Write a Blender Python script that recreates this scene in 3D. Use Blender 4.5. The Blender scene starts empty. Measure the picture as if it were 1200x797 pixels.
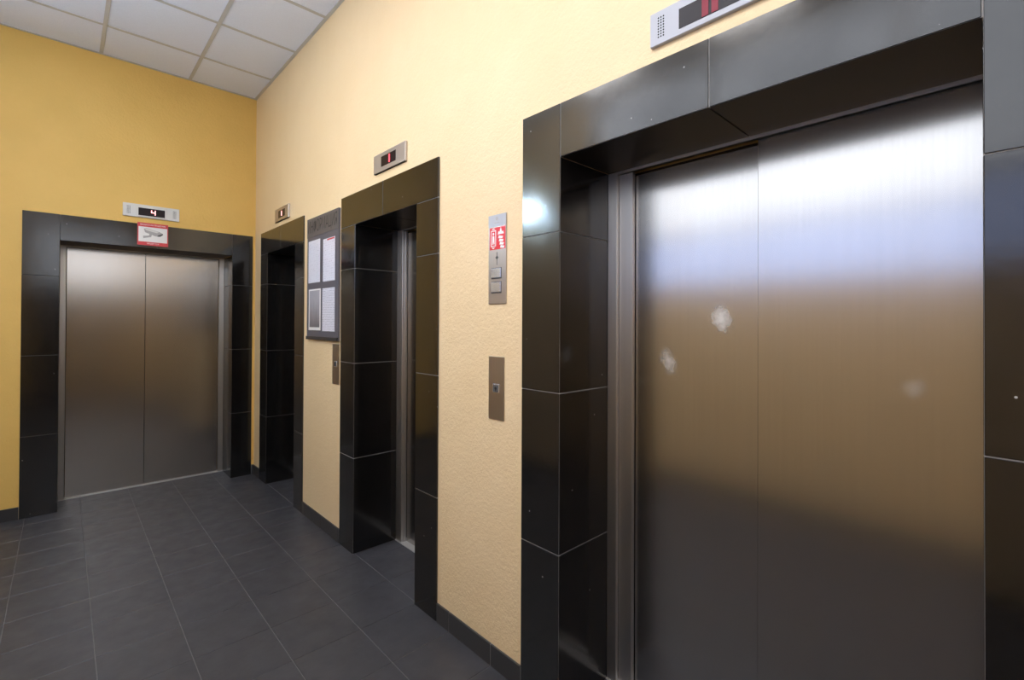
import bpy, bmesh, math, random
from mathutils import Vector, Matrix, Euler
random.seed(7)
S = bpy.context.scene
C = S.collection

# ------------------------------------------------------------------ camera
CAM_Z, YAW, PITCH, ROLL, FPX = 1.4696, 0.75658, 0.006947, 0.004564, 557.33
cam_d = bpy.data.cameras.new('camera'); cam = bpy.data.objects.new('camera', cam_d); C.objects.link(cam)
cam_d.sensor_fit = 'HORIZONTAL'; cam_d.sensor_width = 36.0
cam_d.lens = 36.0 * FPX / 1200.0
cam_d.shift_y = -(398.5 - 374.47) / 1200.0
cam_d.clip_start = 0.02
fw = Vector((math.sin(YAW) * math.cos(PITCH), math.cos(YAW) * math.cos(PITCH), math.sin(PITCH)))
rt = Vector((math.cos(YAW), -math.sin(YAW), 0)); up = rt.cross(fw)
r2 = rt * math.cos(ROLL) + up * math.sin(ROLL); u2 = -rt * math.sin(ROLL) + up * math.cos(ROLL)
M = Matrix((r2, u2, -fw)).transposed().to_4x4(); M.translation = (0, 0, CAM_Z)
cam.matrix_world = M
S.camera = cam

# ------------------------------------------------------------------ sky (even overcast daylight), exposure
W = bpy.data.worlds.new('overcast_sky'); S.world = W; W.use_nodes = True
bg = W.node_tree.nodes['Background']
bg.inputs['Color'].default_value = (0.91, 0.935, 1.0, 1); bg.inputs['Strength'].default_value = 1.75
S.view_settings.view_transform = 'Standard'; S.view_settings.look = 'None'
S.view_settings.exposure = 0.66; S.view_settings.gamma = 1.0; S.view_settings.use_curve_mapping = False

FILL_LAMP = 10.0         # emission strength of the added ceiling fill panels

# ------------------------------------------------------------------ dimensions
XW, XF = 1.352, 1.342          # right wall face, tile surround face
YW, YF = 5.064, 5.054          # back wall face, its surround face
XL, YE = -0.80, -2.50          # opposite wall, wall behind the camera
ZC = 3.624                     # ceiling
ZT, ZO = 2.292, 2.090          # surround top, opening top
JZ = (0.605, 1.207, 1.812)     # tile joints

# ------------------------------------------------------------------ materials
MATS = {}
def new_mat(name):
    m = bpy.data.materials.new(name); m.use_nodes = True
    nt = m.node_tree; b = nt.nodes['Principled BSDF']; MATS[name] = m
    return m, nt, b
def nd(nt, t, **kw):
    n = nt.nodes.new(t)
    for k, v in kw.items():
        if k in n.inputs: n.inputs[k].default_value = v
        else: setattr(n, k, v)
    return n
def simple(name, col, rough=0.5, metal=0.0, emit=None, es=0.0, spec=None, coat=0):
    m, nt, b = new_mat(name)
    b.inputs['Base Color'].default_value = (*col, 1); b.inputs['Roughness'].default_value = rough
    b.inputs['Metallic'].default_value = metal
    if spec is not None: b.inputs['Specular IOR Level'].default_value = spec
    if emit: b.inputs['Emission Color'].default_value = (*emit, 1); b.inputs['Emission Strength'].default_value = es
    if coat: b.inputs['Coat Weight'].default_value = coat; b.inputs['Coat Roughness'].default_value = 0.05
    return m
def noise(nt, vec, scale, detail=4, rough=0.55):
    n = nd(nt, 'ShaderNodeTexNoise'); n.inputs['Scale'].default_value = scale
    n.inputs['Detail'].default_value = detail; n.inputs['Roughness'].default_value = rough
    nt.links.new(vec, n.inputs['Vector']); return n.outputs['Fac']
def ramp(nt, fac, stops):
    r = nd(nt, 'ShaderNodeValToRGB'); e = r.color_ramp.elements
    while len(e) < len(stops): e.new(0.5)
    for i, (p, c) in enumerate(stops): e[i].position = p; e[i].color = (*c, 1)
    nt.links.new(fac, r.inputs['Fac']); return r.outputs['Color']
def pos(nt): return nd(nt, 'ShaderNodeNewGeometry').outputs['Position']
def scaled(nt, vec, sx, sy, sz):
    m = nd(nt, 'ShaderNodeVectorMath', operation='MULTIPLY'); nt.links.new(vec, m.inputs[0])
    m.inputs[1].default_value = (sx, sy, sz); return m.outputs[0]
def bump(nt, h, b, strength, dist):
    n = nd(nt, 'ShaderNodeBump'); n.inputs['Strength'].default_value = strength; n.inputs['Distance'].default_value = dist
    nt.links.new(h, n.inputs['Height']); nt.links.new(n.outputs['Normal'], b.inputs['Normal']); return n

def paint(name, c0, c1, rough=0.55):
    m, nt, b = new_mat(name); p = pos(nt)
    nt.links.new(ramp(nt, noise(nt, p, 2.2, 5), [(0.3, c0), (0.7, c1)]), b.inputs['Base Color'])
    b.inputs['Roughness'].default_value = rough
    n1 = noise(nt, p, 70, 6, 0.65); n2 = noise(nt, p, 9, 3)
    a = nd(nt, 'ShaderNodeMath', operation='ADD'); nt.links.new(n1, a.inputs[0]); nt.links.new(n2, a.inputs[1])
    bump(nt, a.outputs[0], b, 0.6, 0.006)
    return m
paint('paint_yellow', (0.76, 0.475, 0.12), (0.82, 0.52, 0.14))
paint('paint_cream', (0.84, 0.625, 0.36), (0.88, 0.665, 0.40), 0.45)
simple('plaster_inside', (0.06, 0.055, 0.05), 0.9)

m, nt, b = new_mat('black_tile'); p = pos(nt)
oi = nd(nt, 'ShaderNodeObjectInfo').outputs['Random']
nt.links.new(ramp(nt, noise(nt, p, 30, 5), [(0.35, (0.005, 0.0045, 0.0045)), (0.75, (0.011, 0.010, 0.0095))]), b.inputs['Base Color'])
b.inputs['IOR'].default_value = 1.72
vo = nd(nt, 'ShaderNodeTexVoronoi'); vo.inputs['Scale'].default_value = 11.0; nt.links.new(p, vo.inputs['Vector'])
lt = nd(nt, 'ShaderNodeMath', operation='LESS_THAN'); nt.links.new(vo.outputs['Distance'], lt.inputs[0]); lt.inputs[1].default_value = 0.028
chip = nd(nt, 'ShaderNodeMix', data_type='RGBA'); nt.links.new(lt.outputs[0], chip.inputs['Factor'])
nt.links.new(b.inputs['Base Color'].links[0].from_socket, chip.inputs['A']); chip.inputs['B'].default_value = (0.45, 0.42, 0.40, 1)
nt.links.new(chip.outputs['Result'], b.inputs['Base Color'])
nt.links.new(ramp(nt, noise(nt, p, 5, 6), [(0.3, (0.12,) * 3), (0.7, (0.16,) * 3)]), b.inputs['Roughness'])
bump(nt, noise(nt, p, 14, 2), b, 0.03, 0.01)
simple('grout_dark', (0.13, 0.125, 0.12), 0.9)
simple('grout_light', (0.36, 0.345, 0.33), 0.9)
simple('grout_floor', (0.19, 0.18, 0.18), 0.9)
m = simple('black_tile_matte', (0.006, 0.0055, 0.005), 0.35); m.node_tree.nodes['Principled BSDF'].inputs['IOR'].default_value = 1.35

m, nt, b = new_mat('floor_tile'); p = pos(nt)
nt.links.new(ramp(nt, noise(nt, p, 7, 8, 0.7), [(0.25, (0.038, 0.037, 0.042)), (0.75, (0.064, 0.063, 0.072))]), b.inputs['Base Color'])
nt.links.new(ramp(nt, noise(nt, p, 11, 6), [(0.3, (0.36,) * 3), (0.75, (0.55,) * 3)]), b.inputs['Roughness'])
bump(nt, noise(nt, scaled(nt, p, 25, 60, 10), 1.0, 6, 0.7), b, 0.12, 0.003)
simple('base_tile', (0.038, 0.036, 0.038), 0.4)

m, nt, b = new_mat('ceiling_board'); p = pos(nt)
nt.links.new(ramp(nt, noise(nt, p, 160, 4, 0.7), [(0.3, (0.74, 0.78, 0.91)), (0.6, (0.79, 0.83, 0.97))]), b.inputs['Base Color'])  # blue in the boards' base stands in for cool light on them
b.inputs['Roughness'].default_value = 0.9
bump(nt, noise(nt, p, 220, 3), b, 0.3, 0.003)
simple('grid_metal', (0.52, 0.51, 0.51), 0.5)

def steel(name, tint, rough, smudges=()):
    m, nt, b = new_mat(name); p = pos(nt)
    b.inputs['Metallic'].default_value = 1.0
    streak = noise(nt, scaled(nt, p, 110, 110, 1.5), 1.0, 1)
    col = ramp(nt, streak, [(0.3, tuple(c * 0.97 for c in tint)), (0.7, tint)])
    b.inputs['Roughness'].default_value = rough
    mout = None
    for (c, sy, sz, slant, amt) in smudges:
        d = nd(nt, 'ShaderNodeVectorMath', operation='SUBTRACT'); nt.links.new(p, d.inputs[0]); d.inputs[1].default_value = c
        rot = nd(nt, 'ShaderNodeVectorRotate', rotation_type='X_AXIS'); rot.inputs['Angle'].default_value = slant
        nt.links.new(d.outputs[0], rot.inputs['Vector'])
        s_ = scaled(nt, rot.outputs[0], 0, 1 / sy, 1 / sz)
        ln = nd(nt, 'ShaderNodeVectorMath', operation='LENGTH'); nt.links.new(s_, ln.inputs[0])
        nz = noise(nt, p, 45, 4, 0.7)
        ad = nd(nt, 'ShaderNodeMath', operation='MULTIPLY_ADD'); nt.links.new(nz, ad.inputs[0]); ad.inputs[1].default_value = 1.3; nt.links.new(ln.outputs['Value'], ad.inputs[2])
        mr = nd(nt, 'ShaderNodeMapRange'); nt.links.new(ad.outputs[0], mr.inputs[0])
        mr.inputs[1].default_value = 1.75; mr.inputs[2].default_value = 0.75; mr.inputs[3].default_value = 0; mr.inputs[4].default_value = amt
        if mout is None: mout = mr.outputs[0]
        else:
            mx = nd(nt, 'ShaderNodeMath', operation='MAXIMUM'); nt.links.new(mout, mx.inputs[0]); nt.links.new(mr.outputs[0], mx.inputs[1]); mout = mx.outputs[0]
    nt.links.new(col, b.inputs['Base Color'])
    b.inputs['Anisotropic'].default_value = 0.55
    cr = nd(nt, 'ShaderNodeVectorMath', operation='CROSS_PRODUCT')
    nt.links.new(nd(nt, 'ShaderNodeNewGeometry').outputs['True Normal'], cr.inputs[0]); cr.inputs[1].default_value = (0, 0, 1)
    nt.links.new(cr.outputs[0], b.inputs['Tangent'])
    if mout is not None:
        df = nd(nt, 'ShaderNodeBsdfDiffuse'); df.inputs['Color'].default_value = (0.85, 0.83, 0.80, 1)
        ms = nd(nt, 'ShaderNodeMixShader'); nt.links.new(mout, ms.inputs[0]); nt.links.new(b.outputs[0], ms.inputs[1]); nt.links.new(df.outputs[0], ms.inputs[2])
        nt.links.new(ms.outputs[0], nt.nodes['Material Output'].inputs['Surface'])
    return m
steel('steel_door', (0.54, 0.51, 0.475), 0.21)
steel('steel_door_smudged', (0.52, 0.51, 0.50), 0.22,
      [((1.684, 0.712, 1.489), 0.038, 0.052, 0.35, 0.62), ((1.684, 0.913, 1.325), 0.032, 0.052, 0.35, 0.42), ((1.664, 0.187, 1.300), 0.03, 0.03, 0.6, 0.15)])
steel('steel_trim', (0.68, 0.66, 0.64), 0.42)
steel('steel_plate', (0.52, 0.47, 0.43), 0.38)
simple('sill_aluminium', (0.55, 0.54, 0.53), 0.45, 0.6)
simple('plastic_white', (0.70, 0.68, 0.66), 0.4)
simple('plastic_grey', (0.46, 0.465, 0.51), 0.45)
simple('display_black', (0.012, 0.007, 0.010), 0.3, spec=0.25)
simple('hole_dark', (0.03, 0.03, 0.03), 0.7)
simple('led_red', (0.5, 0.02, 0.02), 0.4, emit=(1.0, 0.05, 0.08), es=2.2)
simple('led_dim', (0.08, 0.004, 0.012), 0.3, spec=0.25, emit=(1.0, 0.05, 0.12), es=0.13)
simple('led_bright', (0.8, 0.3, 0.3), 0.4, emit=(1.0, 0.35, 0.35), es=2.0)
simple('sign_red', (0.62, 0.05, 0.06), 0.4)
simple('sticker_red', (0.72, 0.02, 0.03), 0.35)
simple('print_white', (0.85, 0.83, 0.82), 0.4)
simple('print_grey', (0.42, 0.40, 0.40), 0.5)
simple('print_dark', (0.10, 0.10, 0.10), 0.5)
simple('print_black', (0.015, 0.014, 0.014), 0.5)
simple('button_steel', (0.62, 0.66, 0.74), 0.25, 0.9)
simple('board_grey', (0.105, 0.10, 0.12), 0.35)
simple('board_header', (0.12, 0.105, 0.10), 0.5)
simple('board_lip', (0.03, 0.028, 0.028), 0.5)
simple('frame_white', (0.75, 0.75, 0.75), 0.4)
simple('door_dark', (0.05, 0.04, 0.035), 0.4)
simple('lamp_body', (0.7, 0.7, 0.7), 0.4)
simple('fill_diffuser', (0.9, 0.9, 0.9), 0.5, emit=(0.91, 0.935, 1.0), es=FILL_LAMP)
simple('bulkhead_glow', (0.9, 0.9, 0.9), 0.5, emit=(0.50, 0.74, 1.0), es=300)

def paper(name, lines, dens, picture=False):
    m, nt, b = new_mat(name)
    tc = nd(nt, 'ShaderNodeTexCoord').outputs['Generated']
    sp = nd(nt, 'ShaderNodeSeparateXYZ'); nt.links.new(tc, sp.inputs[0])
    w = nd(nt, 'ShaderNodeMath', operation='MULTIPLY'); nt.links.new(sp.outputs['Z'], w.inputs[0]); w.inputs[1].default_value = lines
    fr = nd(nt, 'ShaderNodeMath', operation='FRACT'); nt.links.new(w.outputs[0], fr.inputs[0])
    gt = nd(nt, 'ShaderNodeMath', operation='LESS_THAN'); nt.links.new(fr.outputs[0], gt.inputs[0]); gt.inputs[1].default_value = 0.4
    nz = noise(nt, scaled(nt, tc, 1, 26, lines * 0.9), 1.0, 2)
    g2 = nd(nt, 'ShaderNodeMath', operation='GREATER_THAN'); nt.links.new(nz, g2.inputs[0]); g2.inputs[1].default_value = 0.62 - dens
    mu = nd(nt, 'ShaderNodeMath', operation='MULTIPLY'); nt.links.new(gt.outputs[0], mu.inputs[0]); nt.links.new(g2.outputs[0], mu.inputs[1])
    mx = nd(nt, 'ShaderNodeMix', data_type='RGBA'); nt.links.new(mu.outputs[0], mx.inputs['Factor'])
    mx.inputs['A'].default_value = (0.80, 0.80, 0.90, 1); mx.inputs['B'].default_value = (0.50, 0.49, 0.57, 1)  # window glare on the sheets is put into their bluish base
    nt.links.new(mx.outputs['Result'], b.inputs['Base Color'])
    b.inputs['Roughness'].default_value = 0.35; b.inputs['Coat Weight'].default_value = 0.8; b.inputs['Coat Roughness'].default_value = 0.06
    return m
paper('paper_plain', 22, 0.02); paper('paper_notice', 18, 0.05); paper('paper_list', 26, 0.16)
m, nt, b = new_mat('picture_grey')
tc = nd(nt, 'ShaderNodeTexCoord').outputs['Generated']
sp = nd(nt, 'ShaderNodeSeparateXYZ'); nt.links.new(tc, sp.inputs[0])
ad = nd(nt, 'ShaderNodeMath', operation='MULTIPLY_ADD'); nt.links.new(noise(nt, scaled(nt, tc, 1, 9, 2), 1, 4), ad.inputs[0]); ad.inputs[1].default_value = 0.5; nt.links.new(sp.outputs['Z'], ad.inputs[2])
nt.links.new(ramp(nt, ad.outputs[0], [(0.3, (0.16, 0.15, 0.17)), (1.2, (0.42, 0.41, 0.46))]), b.inputs['Base Color'])
b.inputs['Roughness'].default_value = 0.35; b.inputs['Coat Weight'].default_value = 0.8

def glass(name, tint):
    m = bpy.data.materials.new(name); m.use_nodes = True; nt = m.node_tree; nt.nodes.clear(); MATS[name] = m
    o = nd(nt, 'ShaderNodeOutputMaterial'); t = nd(nt, 'ShaderNodeBsdfTransparent'); t.inputs[0].default_value = (*tint, 1)
    g = nd(nt, 'ShaderNodeBsdfGlossy'); g.inputs['Roughness'].default_value = 0.02
    fr = nd(nt, 'ShaderNodeFresnel'); fr.inputs[0].default_value = 1.4
    ms = nd(nt, 'ShaderNodeMixShader'); nt.links.new(fr.outputs[0], ms.inputs[0]); nt.links.new(t.outputs[0], ms.inputs[1]); nt.links.new(g.outputs[0], ms.inputs[2])
    nt.links.new(ms.outputs[0], o.inputs[0]); return m
glass('glass_clear', (0.97, 0.98, 0.99)); glass('glass_blue', (0.70, 0.75, 0.90))

# ------------------------------------------------------------------ helpers
WORLD = {}
def link(o, parent, loc, rot=(0, 0, 0)):
    C.objects.link(o); loc = Vector(loc); WORLD[o.name] = loc.copy()
    if parent: o.parent = parent; loc = loc - WORLD[parent.name]
    o.location = loc; o.rotation_euler = rot; return o
def tag(o, label=None, cat=None, group=None, kind=None):
    if label: o['label'] = label
    if cat: o['category'] = cat
    if group: o['group'] = group
    if kind: o['kind'] = kind
    return o
def empty(name, loc, label=None, cat=None, group=None):
    o = bpy.data.objects.new(name, None); o.empty_display_size = 0.05
    return tag(link(o, None, loc), label, cat, group)
BOXES = {}
def box_mesh(sx, sy, sz, bev=0.0):
    key = (round(sx, 4), round(sy, 4), round(sz, 4), bev)
    if key in BOXES: return BOXES[key]
    bm = bmesh.new(); bmesh.ops.create_cube(bm, size=1.0)
    for v in bm.verts: v.co = Vector((v.co.x * sx, v.co.y * sy, v.co.z * sz))
    if bev: bmesh.ops.bevel(bm, geom=list(bm.edges), offset=min(bev, 0.45 * min(sx, sy, sz)), segments=1, affect='EDGES', profile=0.5)
    me = bpy.data.meshes.new('slab'); bm.to_mesh(me); bm.free(); BOXES[key] = me; return me
def setmat(o, mat):
    """material on the object slot, so that shared meshes may differ"""
    if not o.data.materials: o.data.materials.append(MATS[mat])
    o.material_slots[0].link = 'OBJECT'; o.material_slots[0].material = MATS[mat]; return o
def box(name, a, b, mat, parent=None, bev=0.0, tilt=0.0):
    lo = Vector([min(a[i], b[i]) for i in range(3)]); hi = Vector([max(a[i], b[i]) for i in range(3)])
    d = hi - lo; o = bpy.data.objects.new(name, box_mesh(d.x, d.y, d.z, bev))
    rot = tuple(math.radians(random.uniform(-tilt, tilt)) for _ in range(3)) if tilt else (0, 0, 0)
    link(o, parent, (lo + hi) / 2, rot); return setmat(o, mat)
def multi(name, boxes, mat, parent=None, kind=None):
    """one part made of several solid pieces, world coordinates"""
    bm = bmesh.new()
    for a, b in boxes:
        r = bmesh.ops.create_cube(bm, size=1.0)
        for v in r['verts']:
            v.co = Vector([(a[i] + b[i]) / 2 + v.co[i] * abs(b[i] - a[i]) for i in range(3)])
    o0 = WORLD[parent.name] if parent else Vector((0, 0, 0))
    me = bpy.data.meshes.new(name); 
    bmesh.ops.translate(bm, verts=bm.verts, vec=-o0); bm.to_mesh(me); bm.free()
    o = bpy.data.objects.new(name, me); link(o, parent, o0); setmat(o, mat)
    if kind: o['kind'] = kind
    return o
class Face:
    """a wall face: u to the viewer's right, v up, n out of the wall"""
    def __init__(s, o, u, n): s.o, s.u, s.v, s.n = Vector(o), Vector(u), Vector((0, 0, 1)), Vector(n)
    def at(s, u, v, d): return s.o + s.u * u + s.v * v + s.n * d
    def slab(s, name, u0, u1, v0, v1, d0, d1, mat, parent=None, bev=0.0):
        return box(name, s.at(u0, v0, d0), s.at(u1, v1, d1), mat, parent, bev)
    def prisms(s, name, polys, d0, d1, mat, parent=None, kind=None):
        bm = bmesh.new()
        for poly in polys:
            lo = [bm.verts.new(s.at(u, v, d0)) for u, v in poly]; hi = [bm.verts.new(s.at(u, v, d1)) for u, v in poly]
            n = len(poly); bm.faces.new(hi); bm.faces.new(lo[::-1])
            for i in range(n): bm.faces.new((lo[i], lo[(i + 1) % n], hi[(i + 1) % n], hi[i]))
        bmesh.ops.recalc_face_normals(bm, faces=bm.faces)
        o0 = WORLD[parent.name] if parent else Vector((0, 0, 0))
        bmesh.ops.translate(bm, verts=bm.verts, vec=-o0)
        me = bpy.data.meshes.new(name); bm.to_mesh(me); bm.free()
        o = bpy.data.objects.new(name, me); link(o, parent, o0); setmat(o, mat)
        if kind: o['kind'] = kind
        return o
    def text(s, name, body, uc, vc, width, height, d, mat, parent):
        cu = bpy.data.curves.new(name, 'FONT'); cu.body = body; cu.resolution_u = 2
        t = bpy.data.objects.new(name + '_curve', cu); C.objects.link(t)
        bpy.context.view_layer.update()
        me = bpy.data.meshes.new_from_object(t.evaluated_get(bpy.context.evaluated_depsgraph_get()))
        bpy.data.objects.remove(t); bpy.data.curves.remove(cu)
        xs = [v.co.x for v in me.vertices]; ys = [v.co.y for v in me.vertices]
        x0, x1, y0, y1 = min(xs), max(xs), min(ys), max(ys); o0 = WORLD[parent.name]
        for v in me.vertices:
            u = uc + ((v.co.x - x0) / (x1 - x0) - 0.5) * width; w = vc + ((v.co.y - y0) / (y1 - y0) - 0.5) * height
            v.co = s.at(u, w, d) - o0
        me.name = name; me.materials.clear()
        o = bpy.data.objects.new(name, me); link(o, parent, o0); return setmat(o, mat)
def ngon(cu, cv, ru, rv, n=16, a0=0.0): return [(cu + ru * math.cos(a0 + 2 * math.pi * i / n), cv + rv * math.sin(a0 + 2 * math.pi * i / n)) for i in range(n)]
def rect(u0, u1, v0, v1): return [(u0, v0), (u1, v0), (u1, v1), (u0, v1)]
RW = Face((XW, 0, 0), (0, -1, 0), (-1, 0, 0))        # u = -y
BW = Face((0, YW, 0), (1, 0, 0), (0, -1, 0))         # u = x
def structure(o, label=None): o['kind'] = 'structure'; (label and tag(o, label)); return o

# ------------------------------------------------------------------ entrances: openings in plan
DEP = 0.30                                            # niche depth
BIG = dict(o=(1.165, 0.045), f=(1.365, -0.155))
MID = dict(o=(2.880, 2.155), f=(3.085, 1.955))
FAR = dict(o=(4.660, 3.950), f=(4.855, 3.765))
BACK = dict(o=(-0.022, 1.152), f=(-0.228, 1.328))
T = 0.012
# ------------------------------------------------------------------ the setting
segs = []; y = YE - 0.2
for e in (BIG, MID, FAR):
    y1, y0 = e['o'][0] + T, e['o'][1] - T
    segs.append(((XW, y, 0), (1.80, y0, ZC + 0.1)))
    segs.append(((XW, y0, ZO + T), (1.80, y1, ZC + 0.1)))
    segs.append(((1.74, y0, 0), (1.80, y1, ZO + T)))
    y = y1
segs.append(((XW, y, 0), (1.80, YW + 0.45, ZC + 0.1)))
structure(multi('wall_right', segs, 'paint_cream'), 'pale yellow roughcast wall with three elevators')
b0, b1 = BACK['o'][0] - T, BACK['o'][1] + T
structure(multi('wall_back', [((XL - 0.2, YW, 0), (b0, YW + 0.45, ZC + 0.1)), ((b1, YW, 0), (XW + 0.001, YW + 0.45, ZC + 0.1)),
    ((b0, YW, ZO + T), (b1, YW + 0.45, ZC + 0.1)), ((b0, YW + 0.39, 0), (b1, YW + 0.45, ZO + T))], 'paint_yellow'), 'golden yellow roughcast wall with one elevator')
# opposite wall with a long three-bay window, wall behind the camera with an entrance door and transom
WY0, WY1, WZ0, WZM, WZ1 = -0.70, 2.75, 1.80, 2.32, 3.57
structure(multi('wall_left', [((XL - 0.25, YE - 0.2, 0), (XL, WY0, ZC + 0.1)), ((XL - 0.25, WY1, 0), (XL, YW + 0.2, ZC + 0.1)),
    ((XL - 0.25, WY0, 0), (XL, WY1, WZ0)), ((XL - 0.25, WY0, WZ1), (XL, WY1, ZC + 0.1))], 'paint_cream'))
EX0, EX1, EZ0, EZ1 = -0.45, 1.05, 2.20, 3.30
structure(multi('wall_front', [((XL - 0.2, YE - 0.25, 0), (EX0, YE, ZC + 0.1)), ((EX1, YE - 0.25, 0), (XW + 0.001, YE, ZC + 0.1)),
    ((EX0, YE - 0.25, EZ1), (EX1, YE, ZC + 0.1))], 'paint_yellow'))
def window(name, axis, fixed, u0, u1, zs, bays, mats):
    w = empty(name, (fixed, (u0 + u1) / 2, zs[0]) if axis == 'y' else ((u0 + u1) / 2, fixed, zs[0])); structure(w)
    P = (lambda u, d, z: (fixed + d, u, z)) if axis == 'y' else (lambda u, d, z: (u, fixed + d, z))
    fr = []
    us = [u0 + (u1 - u0) * i / bays for i in range(bays + 1)]
    for z in zs: fr.append((P(u0, -0.03, z - 0.03), P(u1, 0.03, z + 0.03)))
    for u in us: fr.append((P(u - 0.03, -0.028, zs[0]), P(u + 0.03, 0.028, zs[-1])))
    multi('window_frame', fr, 'frame_white', w)
    for i in range(bays):
        for k in range(len(zs) - 1):
            box('pane', P(us[i] + 0.02, -0.003, zs[k] + 0.02), P(us[i + 1] - 0.02, 0.003, zs[k + 1] - 0.02), mats[k], w)
    return w
window('window_1', 'y', XL - 0.12, WY0, WY1, (WZ0, WZM, WZ1), 3, ('glass_blue', 'glass_clear'))
window('window_2', 'x', YE - 0.12, EX0, EX1, (EZ0, EZ1), 2, ('glass_clear',))
def portal(name, loc, rot, sx, sy):
    l = bpy.data.lights.new(name, 'AREA'); l.shape = 'RECTANGLE'; l.size = sx; l.size_y = sy; l.cycles.is_portal = True
    o = bpy.data.objects.new(name, l); C.objects.link(o); o.location = loc; o.rotation_euler = rot
portal('window_portal', (XL - 0.26, (WY0 + WY1) / 2, (WZ0 + WZ1) / 2), (0, -math.pi / 2, 0), WZ1 - WZ0, WY1 - WY0)
portal('transom_portal', ((EX0 + EX1) / 2, YE - 0.26, (EZ0 + EZ1) / 2), (math.pi / 2, 0, 0), EX1 - EX0, EZ1 - EZ0)
d = structure(empty('door_1', ((EX0 + EX1) / 2, YE - 0.1, 0)))
multi('door_frame', [((EX0, YE - 0.2, 0), (EX0 + 0.06, YE, EZ0)), ((EX1 - 0.06, YE - 0.2, 0), (EX1, YE, EZ0)), ((EX0, YE - 0.2, EZ0 - 0.06), (EX1, YE, EZ0))], 'door_dark', d)
xm = (EX0 + EX1) / 2
for s in (-1, 1):
    leaf = box('door_leaf', (xm + s * 0.003, YE - 0.12, 0.004), (xm + s * 0.692, YE - 0.07, EZ0 - 0.06), 'door_dark', d, 0.003)
    box('handle', (xm + s * 0.06, YE - 0.07, 0.95), (xm + s * 0.085, YE - 0.02, 1.25), 'steel_trim', leaf, 0.004)

# floor: slab of grout, real tiles on it
fl = structure(multi('floor', [((XL - 0.2, YE - 0.2, -0.12), (1.80, YW + 0.45, -0.0025))], 'grout_floor'), 'dark grey square floor tiles with pale joints')
FX, FT, FY, FTY, G = 1.3586, 0.3112, 1.852, 0.3035, 0.0027
def inside(v, lo, hi): return lo < v < hi
for i in range(-1, 7):
    x1 = FX - FT * i; x0 = x1 - FT
    for k in range(-15, 12):
        y0 = FY + FTY * k; y1 = y0 + FTY
        if i == -1:
            x1c = 1.70
            for e in (BIG, MID, FAR):
                a0, a1 = max(y0, e['o'][1] - T), min(y1, e['o'][0] + T)
                if a1 - a0 > 0.012: box('tile', (x0 + G / 2, a0 + G / 2, -0.012), (x1c, a1 - G / 2, 0.0), 'floor_tile', fl, 0.0012)
            continue
        xa, ya, yb = max(x0, XL - 0.02), max(y0, YE - 0.02), y1
        if yb > YW:
            nx0, nx1 = max(xa, BACK['o'][0] - T), min(x1, BACK['o'][1] + T)
            if nx1 - nx0 < 0.012: yb = YW + 0.02
            else:
                yb = min(yb, YW + 0.36)
                if y0 > YW: xa, x1c = nx0, nx1
        if yb - ya < 0.02 or y0 > YW + 0.34 or (y0 > YW and (x1 < BACK['o'][0] or x0 > BACK['o'][1])): continue
        xe = min(x1, BACK['o'][1] + T) if y0 > YW else x1
        box('tile', (xa + G / 2, ya + G / 2, -0.012), (xe - G / 2, yb - G / 2, 0.0), 'floor_tile', fl, 0.0012)

# ceiling: slab, lay-in boards, exposed grid
ce = structure(multi('ceiling', [((XL - 0.2, YE - 0.2, ZC + 0.05), (1.80, YW + 0.45, ZC + 0.15))], 'plaster_inside'), 'white lay-in ceiling boards in an exposed grid')
xs = [XL, -0.394, 0.206, 0.806, XW]
ys = [4.551 - 0.6 * k for k in range(0, 12)]; ys = [YW] + ys + [YE]
FILL_CELLS = {(1, 3), (0, 4), (1, 5), (0, 6), (1, 7), (0, 8), (1, 9)}  # cells with unseen panels, added to fill the room with light
for i in range(4):
    for k in range(len(ys) - 1):
        if (i, k) in FILL_CELLS: continue
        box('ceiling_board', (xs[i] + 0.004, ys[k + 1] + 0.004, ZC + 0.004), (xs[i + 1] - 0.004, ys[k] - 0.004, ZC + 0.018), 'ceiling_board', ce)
for x in xs[1:-1]: box('grid_runner', (x - 0.012, YE, ZC - 0.001), (x + 0.012, YW, ZC + 0.03), 'grid_metal', ce)
for yv in ys[1:-1]:
    for i in range(4): box('grid_cross_bar', (xs[i] + 0.012, yv - 0.012, ZC), (xs[i + 1] - 0.012, yv + 0.012, ZC + 0.03), 'grid_metal', ce)
box('wall_angle', (XW - 0.022, YE, ZC - 0.002), (XW + 0.002, YW, ZC + 0.003), 'grid_metal', ce)
box('wall_angle', (XL, YE, ZC - 0.002), (XL + 0.022, YW, ZC + 0.003), 'grid_metal', ce)
box('wall_angle', (XL, YW - 0.018, ZC - 0.002), (XW, YW + 0.002, ZC + 0.003), 'grid_metal', ce)
for (i, k) in sorted(FILL_CELLS):
    l = empty('ceiling_fill_panel', ((xs[i] + xs[i + 1]) / 2, (ys[k] + ys[k + 1]) / 2, ZC), 'added fill light panel in the ceiling grid, out of view', 'ceiling light', 'added ceiling fill panels')
    x0, x1, y0, y1 = xs[i] + 0.013, xs[i + 1] - 0.013, ys[k + 1] + 0.013, ys[k] - 0.013
    box('housing', (x0, y0, ZC + 0.006), (x1, y1, ZC + 0.04), 'lamp_body', l)
    box('diffuser', (x0 + 0.02, y0 + 0.02, ZC - 0.004), (x1 - 0.02, y1 - 0.02, ZC + 0.006), 'fill_diffuser', l)

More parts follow.
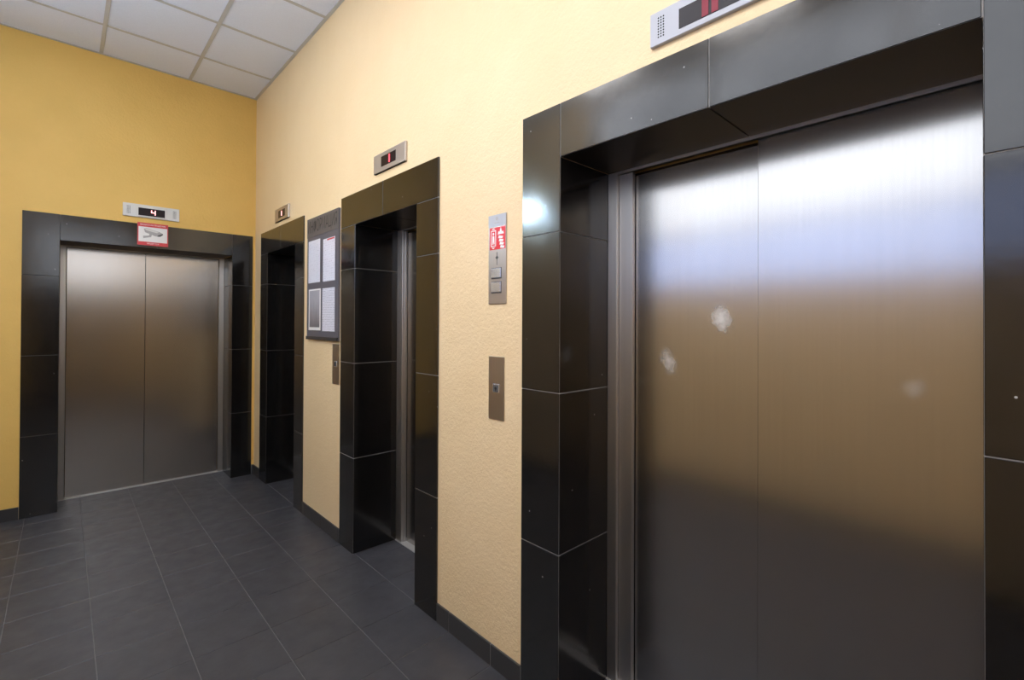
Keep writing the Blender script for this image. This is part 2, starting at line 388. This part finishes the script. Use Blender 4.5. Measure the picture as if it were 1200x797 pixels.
# baseboards, in tiles
def baseboard(name, face, cuts, v1=0.092, d=0.010):
    bb = structure(face.prisms(name, [rect(cuts[0], cuts[-1], 0, v1 - 0.002)], 0.0, d - 0.002, 'grout_light'), 'dark tile skirting along the wall')
    for a, c in zip(cuts, cuts[1:]):
        face.slab('tile', a + 0.0015, c - 0.0015, 0.001, v1, 0.001, d, 'base_tile', bb, 0.001)
baseboard('baseboard_right', RW, [-1.955, -1.852, -1.549, -1.365])
baseboard('baseboard_right_mid', RW, [-3.765, -3.70, -3.40, -3.11, -3.085])
baseboard('baseboard_right_far', RW, [-YW, -4.855])
baseboard('baseboard_back', BW, [XL, -0.530, BACK['f'][0]])
baseboard('baseboard_back_corner', BW, [BACK['f'][1], XW])
LWF = Face((XL, 0, 0), (0, 1, 0), (1, 0, 0))
baseboard('baseboard_left', LWF, [YE + 0.3035 * k for k in range(25)] + [YW])

# ------------------------------------------------------------------ elevator entrances
def entrance(face, e, name_label, style, seam, steel_name, panels, depth=DEP, gr='grout_light'):
    """face u runs to the viewer's right; e: opening and outer edges in u"""
    (o0, o1), (f0, f1) = e
    base = face.at((o0 + o1) / 2, 0, 0)
    r = empty('elevator_entrance', base, name_label, 'elevator', 'elevator entrances')
    F = 0.010                                        # tile face stands this proud of the wall
    g = 0.0016
    # grout bed behind the surround and the niche lining
    face.prisms('grout', [rect(f0 + .002, o0 - .001, 0, ZT - .002), rect(o1 + .001, f1 - .002, 0, ZT - .002), rect(o0 - .001, o1 + .001, ZO + .001, ZT - .002)], -0.002, F - 0.003, gr, r)
    def tl(u0, u1, v0, v1):
        face.slab('tile', u0 + g, u1 - g, v0 + g, v1 - g, 0.001, F + random.uniform(-0.0004, 0.0004), 'black_tile', r, 0.001)
    zs = (0.0,) + JZ
    top = ZT if style == 'pillar' else ZO
    for (a, c) in ((f0, o0), (o1, f1)):
        for z0, z1 in zip(zs, JZ + (top,)): tl(a, c, z0, z1)
    if style == 'pillar': cuts = seam[:1] + seam[1:]; ed = [o0] + [s for s in seam] + [o1]
    else: ed = [f0] + [s for s in seam] + [f1]
    for a, c in zip(ed, ed[1:]): tl(a, c, ZO, ZT)
    # niche lining: jamb tiles both sides, soffit tiles
    for u, s in ((o0, -1), (o1, 1)):
        face.prisms('jamb_grout', [rect(*sorted((u + s * 0.003, u + s * T)), 0, ZO)], -depth, F - 0.004, gr, r)
        for z0, z1 in zip(zs, JZ + (ZO,)):
            face.slab('tile', u, u + s * 0.010, z0 + g, z1 - g, -depth, F - 0.0035, 'black_tile', r, 0.001)
    ed = [o0] + [s for s in seam if o0 < s < o1] + [o1]
    for a, c in zip(ed, ed[1:]):
        face.slab('tile', a + g, c - g, ZO, ZO + 0.010, -depth, F - 0.0035, 'black_tile_matte', r, 0.001)
    # steel door frame
    dj = -depth
    jl, jr, kl, kr = panels['jambs']
    for (a, m_, c) in ((o0, o0 + jl, o0 + kl), (o1, o1 - jr, o1 - kr)):
        if abs(c - a) < 0.004: continue
        j = face.slab('jamb', a, m_, 0, ZO, dj - 0.012, dj + 0.006, 'steel_trim', r, 0.002)
        if abs(c - m_) > 0.004: face.slab('inner_jamb', m_, c, 0, ZO - 0.01, dj - 0.03, dj - 0.010, 'steel_trim', j, 0.002)
    face.slab('header', o0, o1, ZO - 0.012, ZO + 0.004, dj - 0.012, dj + 0.004, 'steel_trim', r, 0.002)
    face.slab('sill', o0, o1, 0.0, 0.006, dj - 0.06, dj + 0.012, 'sill_aluminium', r, 0.001)
    s0, s1, s2 = panels['cuts']
    for (a, c, dd, zt_) in ((s0, s1, panels['d'][0], panels['z'][0]), (s1, s2, panels['d'][1], panels['z'][1])):
        p_ = face.slab('door_panel', a + 0.001, c - 0.001, 0.008, zt_, dj - dd - 0.025, dj - dd, steel_name, r, 0.0015)
        tag(p_, 'brushed steel sliding door panel')
    # dark shaft behind the panel gaps
    face.slab('rear_seal', o0, o1, 0.0, ZO, dj - 0.075, dj - 0.07, 'hole_dark', r)
    return r
e_big = entrance(RW, ((-1.165, -0.045), (-1.365, 0.155)), 'widest elevator entrance, steel doors with pale scuff marks in a black tile surround', 'pillar',
    [-0.604], 'steel_door_smudged', dict(jambs=(0.045, 0.0, 0.108, 0.0), cuts=(-1.057, -0.585, -0.030), d=(0.032, 0.012), z=(2.068, 2.085)))
e_mid = entrance(RW, ((-2.880, -2.155), (-3.085, -1.955)), 'narrow elevator entrance between the call button plate and the notice board', 'lintel',
    [-2.518], 'steel_door', dict(jambs=(0.070, 0.070, 0.075, 0.075), cuts=(-2.803, -2.45, -2.232), d=(0.03, 0.012), z=(2.07, 2.085)))
e_far = entrance(RW, ((-4.660, -3.950), (-4.855, -3.765)), 'narrow elevator entrance beside the corner, between notice board and golden wall', 'lintel',
    [-4.30], 'steel_door', dict(jambs=(0.085, 0.085, 0.09, 0.09), cuts=(-4.568, -4.25, -4.04), d=(0.03, 0.012), z=(2.07, 2.085)), gr='grout_dark')
e_back = entrance(BW, ((-0.022, 1.152), (-0.228, 1.328)), 'elevator entrance on the golden wall with closed double steel doors', 'pillar',
    [0.30 + 0.28], 'steel_door', dict(jambs=(0.038, 0.042, 0.038, 0.042), cuts=(0.018, 0.537, 1.108), d=(0.014, 0.014), z=(2.078, 2.078)), gr='grout_dark')

# ------------------------------------------------------------------ floor indicators
SEG = {'1': 'bc', '4': 'fgbc'}
def seg_polys(ch, uc, vc, w, h, t):
    x0, x1, y0, y1, ym = uc - w / 2, uc + w / 2, vc - h / 2, vc + h / 2, vc
    d = {'b': rect(x1 - t, x1, ym, y1), 'c': rect(x1 - t, x1, y0, ym), 'f': rect(x0, x0 + t, ym, y1), 'g': rect(x0, x1, ym - t / 2, ym + t / 2)}
    if ch == '1': return [rect(uc - t / 2, uc + t / 2, y0, y1)]
    return [d[s] for s in SEG[ch]]
def indicator(face, u0, u1, v0, v1, du0, du1, dv0, dv1, digits, body, grilles, label):
    vc, th = (v0 + v1) / 2, 0.014
    r = empty('floor_indicator', face.at((u0 + u1) / 2, v0, 0), label, 'floor indicator', 'floor indicators above the elevators')
    face.slab('faceplate', u0, u1, v0, v1, -0.001, th, body, r, 0.002)
    if grilles and body == 'plastic_white':
        face.slab('display_bezel', du0 - 0.014, du1 + 0.014, v0 + 0.006, v1 - 0.006, th, th + 0.004, body, r, 0.0015)
        th2 = th + 0.004
    else: th2 = th
    ds = face.slab('display', du0, du1, dv0, dv1, th2 - 0.001, th2 + 0.0015, 'display_black', r, 0.0005)
    for (ch, uc, w, h, t, mt) in digits:
        face.prisms('digit', seg_polys(ch, uc, (dv0 + dv1) / 2, w, h, t), th2 + 0.001, th2 + 0.0025, mt, ds)
    for gu in grilles:
        holes = [ngon(gu + (i - 1) * 0.0085, vc + (k - 3.5) * 0.0085, 0.0027, 0.0027, 8) for i in range(3) for k in range(8)]
        face.prisms('speaker_grille', holes, th - 0.001, th + 0.0006, 'hole_dark', r, 'stuff')
    return r
indicator(BW, 0.351, 0.737, 2.344, 2.452, 0.452, 0.633, 2.360, 2.424, [('4', 0.553, 0.032, 0.040, 0.007, 'led_bright')], 'plastic_white', (0.388, 0.702), 'white floor indicator reading 4 on the golden wall above the security camera sign')
indicator(RW, -0.790, -0.404, 2.336, 2.441, -0.693, -0.512, 2.354, 2.414, [('1', -0.612, 0.03, 0.056, 0.019, 'led_dim'), ('1', -0.584, 0.03, 0.056, 0.019, 'led_dim')], 'plastic_grey', (-0.752, -0.442), 'pale grey floor indicator with speaker holes above the widest elevator')
indicator(RW, -2.625, -2.265, 2.345, 2.455, -2.531, -2.366, 2.372, 2.431, [('1', -2.435, 0.03, 0.044, 0.012, 'led_red')], 'steel_plate', (), 'grey steel floor indicator reading 1 above the narrow elevator beside the call buttons')
indicator(RW, -4.442, -4.097, 2.331, 2.443, -4.345, -4.185, 2.357, 2.418, [('1', -4.262, 0.03, 0.040, 0.016, 'led_bright')], 'steel_plate', (), 'grey steel floor indicator reading 1 above the elevator beside the corner')

# ------------------------------------------------------------------ call button plate with fire sticker, key switch plates
r = empty('call_button_plate', RW.at(-1.521, 1.550, 0), 'tall steel call button plate with red fire sticker on the pale wall', 'call button')
RW.slab('plate', -1.577, -1.465, 1.550, 1.933, -0.001, 0.006, 'steel_plate', r, 0.0015)
tp = RW.slab('top_label', -1.5765, -1.4655, 1.882, 1.932, 0.0055, 0.0068, 'plastic_grey', r)
RW.prisms('emblem', [ngon(-1.521, 1.915, 0.009, 0.009, 12)], 0.006, 0.0074, 'print_grey', tp)
RW.prisms('print', [rect(-1.537, -1.505, 1.895, 1.899)], 0.006, 0.0074, 'print_grey', tp)
st = RW.slab('fire_sticker', -1.568, -1.468, 1.783, 1.878, 0.0055, 0.007, 'sticker_red', r)
lp = []
a0, a1, c0, c1 = -1.560, -1.527, 1.797, 1.866
t = 0.004
lp += [rect(a0, a1, c0, c0 + t), rect(a0, a1, c1 - t, c1), rect(a0, a0 + t, c0, c1), rect(a1 - t, a1, c0, c1)]
lp += [ngon(-1.5435, 1.851, 0.005, 0.006, 10), [(-1.551, 1.806), (-1.546, 1.806), (-1.5435, 1.822), (-1.541, 1.806), (-1.536, 1.806), (-1.538, 1.842), (-1.549, 1.842)],
       [(-1.5435 - .012, 1.870), (-1.5435 + .012, 1.870), (-1.5435, 1.876)], [(-1.5435 - .012, 1.793), (-1.5435, 1.786), (-1.5435 + .012, 1.793)]]
lp += [[(-1.515, 1.846), (-1.477, 1.846), (-1.481, 1.858), (-1.488, 1.855), (-1.496, 1.875), (-1.504, 1.856), (-1.511, 1.860)]]
for k in range(4):
    z = 1.836 - 0.014 * k; lp.append([(-1.512 + .004 * k, z - .006), (-1.486 + .003 * k, z - .009), (-1.482 + .003 * k, z), (-1.508 + .004 * k, z + .005)])
RW.prisms('pictogram', lp, 0.0065, 0.0076, 'print_white', st, 'stuff')
RW.prisms('arrow_mark', [rect(-1.5225, -1.5195, 1.716, 1.772), [(-1.531, 1.748), (-1.521, 1.757), (-1.511, 1.748), (-1.521, 1.739)]], 0.0055, 0.0068, 'print_dark', r)
for z0, z1 in ((1.660, 1.703), (1.598, 1.644)):
    bt = RW.slab('button', -1.555, -1.493, z0, z1, 0.005, 0.012, 'button_steel', r, 0.003)
    RW.slab('button_shadow_gap', -1.557, -1.491, z0 - 0.003, z1 + 0.002, 0.005, 0.0066, 'print_dark', r)  # dark slab painted as the shaded gap around the button
def key_plate(u0, u1, v0, v1, label):
    r = empty('key_switch_plate', RW.at((u0 + u1) / 2, v0, 0), label, 'switch plate', 'steel key switch plates')
    RW.slab('plate', u0, u1, v0, v1, -0.001, 0.005, 'steel_plate', r, 0.0015)
    uc, vc = (u0 + u1) / 2 + 0.003, (v0 + v1) / 2 + 0.0
    k = RW.slab('key_switch', uc - 0.021, uc + 0.021, vc - 0.019, vc + 0.019, 0.004, 0.009, 'button_steel', r, 0.002)
    RW.slab('switch_face', uc - 0.017, uc + 0.017, vc - 0.015, vc + 0.015, 0.008, 0.0098, 'print_dark', k)
    RW.prisms('keyhole', [ngon(uc, vc, 0.007, 0.007, 10), rect(uc - 0.002, uc + 0.002, vc - 0.012, vc)], 0.009, 0.0104, 'print_black', k)
key_plate(-1.574, -1.476, 1.055, 1.325, 'steel key switch plate on the pale wall under the call button plate')
key_plate(-3.224, -3.112, 1.047, 1.321, 'steel key switch plate on the pale wall under the notice board')

# ------------------------------------------------------------------ notice board
nb = empty('notice_board', RW.at(-3.39, 1.341, 0), 'dark grey notice board with four bluish white sheets', 'notice board')
RW.slab('backboard', -3.672, -3.112, 1.341, 2.238, -0.001, 0.014, 'board_grey', nb, 0.001)
hd = RW.slab('header', -3.671, -3.113, 2.097, 2.237, 0.013, 0.0165, 'board_header', nb)
RW.text('lettering', 'ИНФОРМАЦИЯ', -3.392, 2.166, 0.52, 0.112, 0.0170, 'print_black', hd)
RW.slab('bottom_lip', -3.672, -3.112, 1.341, 1.364, 0.013, 0.022, 'board_lip', nb)
for (u0, u1, v0, v1, mt) in ((-3.641, -3.424, 1.757, 2.068, 'paper_plain'), (-3.368, -3.166, 1.754, 2.053, 'paper_notice'), (-3.630, -3.408, 1.409, 1.709, 'print_white'), (-3.376, -3.166, 1.404, 1.706, 'paper_list')):
    h = RW.slab('sheet_holder', u0 - 0.008, u1 + 0.008, v0 - 0.008, v1 + 0.004, 0.013, 0.0150, 'board_grey', nb)
    sh = RW.slab('sheet', u0, u1, v0, v1, 0.0145, 0.0165, mt, h)
    if mt == 'print_white': RW.slab('picture', u0 + 0.018, u1 - 0.016, v0 + 0.022, v1 - 0.010, 0.016, 0.0170, 'picture_grey', h)
    if mt == 'paper_notice': RW.slab('red_heading', u0 + 0.07, u1 - 0.01, v1 - 0.014, v1 - 0.004, 0.016, 0.0169, 'sign_red', h)

# ------------------------------------------------------------------ security camera sign on the back lintel
sg = empty('security_camera_sign', BW.at(0.552, 2.112, 0.01), 'red and white sign with a security camera picture on the black lintel', 'sign')
U0, U1, V0, V1 = 0.447, 0.658, 2.112, 2.302
BW.slab('panel', U0, U1, V0, V1, 0.009, 0.0125, 'print_white', sg)
bd = BW.slab('red_band', U0, U1, V1 - 0.034, V1, 0.012, 0.0135, 'sign_red', sg)
BW.text('lettering', 'ВИДЕОНАБЛЮДЕНИЕ', 0.553, V1 - 0.017, 0.175, 0.014, 0.0139, 'print_white', bd)
bd = BW.slab('red_band', U0, U1, V0, V0 + 0.030, 0.012, 0.0135, 'sign_red', sg)
BW.text('lettering', 'ВЕДЕТСЯ', 0.553, V0 + 0.016, 0.080, 0.013, 0.0139, 'print_white', bd)
for a, c in ((U0, U0 + 0.007), (U1 - 0.007, U1)): BW.slab('red_edge', a, c, V0 + 0.03, V1 - 0.034, 0.012, 0.0133, 'sign_red', sg)
BW.prisms('camera_body', [[(0.490, 2.250), (0.508, 2.259), (0.594, 2.236), (0.620, 2.222), (0.615, 2.208), (0.582, 2.194), (0.565, 2.196), (0.498, 2.222)]], 0.012, 0.0132, 'print_grey', sg)
BW.prisms('camera_hood', [[(0.494, 2.250), (0.508, 2.257), (0.594, 2.234), (0.580, 2.222), (0.505, 2.240)]], 0.0125, 0.0136, 'plastic_white', sg)
BW.prisms('camera_lens', [[(0.582, 2.194), (0.586, 2.206), (0.620, 2.222), (0.622, 2.212), (0.602, 2.195)]], 0.0125, 0.0136, 'print_dark', sg)
BW.prisms('camera_bracket', [[(0.485, 2.190), (0.524, 2.196), (0.530, 2.214), (0.545, 2.208), (0.540, 2.186), (0.505, 2.176), (0.487, 2.170)]], 0.012, 0.0134, 'print_grey', sg)

# ------------------------------------------------------------------ bulkhead lamp on the opposite wall
bl = empty('bulkhead_lamp', (XL, 3.42, 2.56), 'slim bright bluish wall lamp beside the long window', 'wall lamp')
box('lamp_base', (XL - 0.001, 3.31, 2.56), (XL + 0.03, 3.53, 2.65), 'lamp_body', bl, 0.006)
box('lamp_cover', (XL + 0.028, 3.325, 2.58), (XL + 0.075, 3.515, 2.63), 'bulkhead_glow', bl, 0.015)
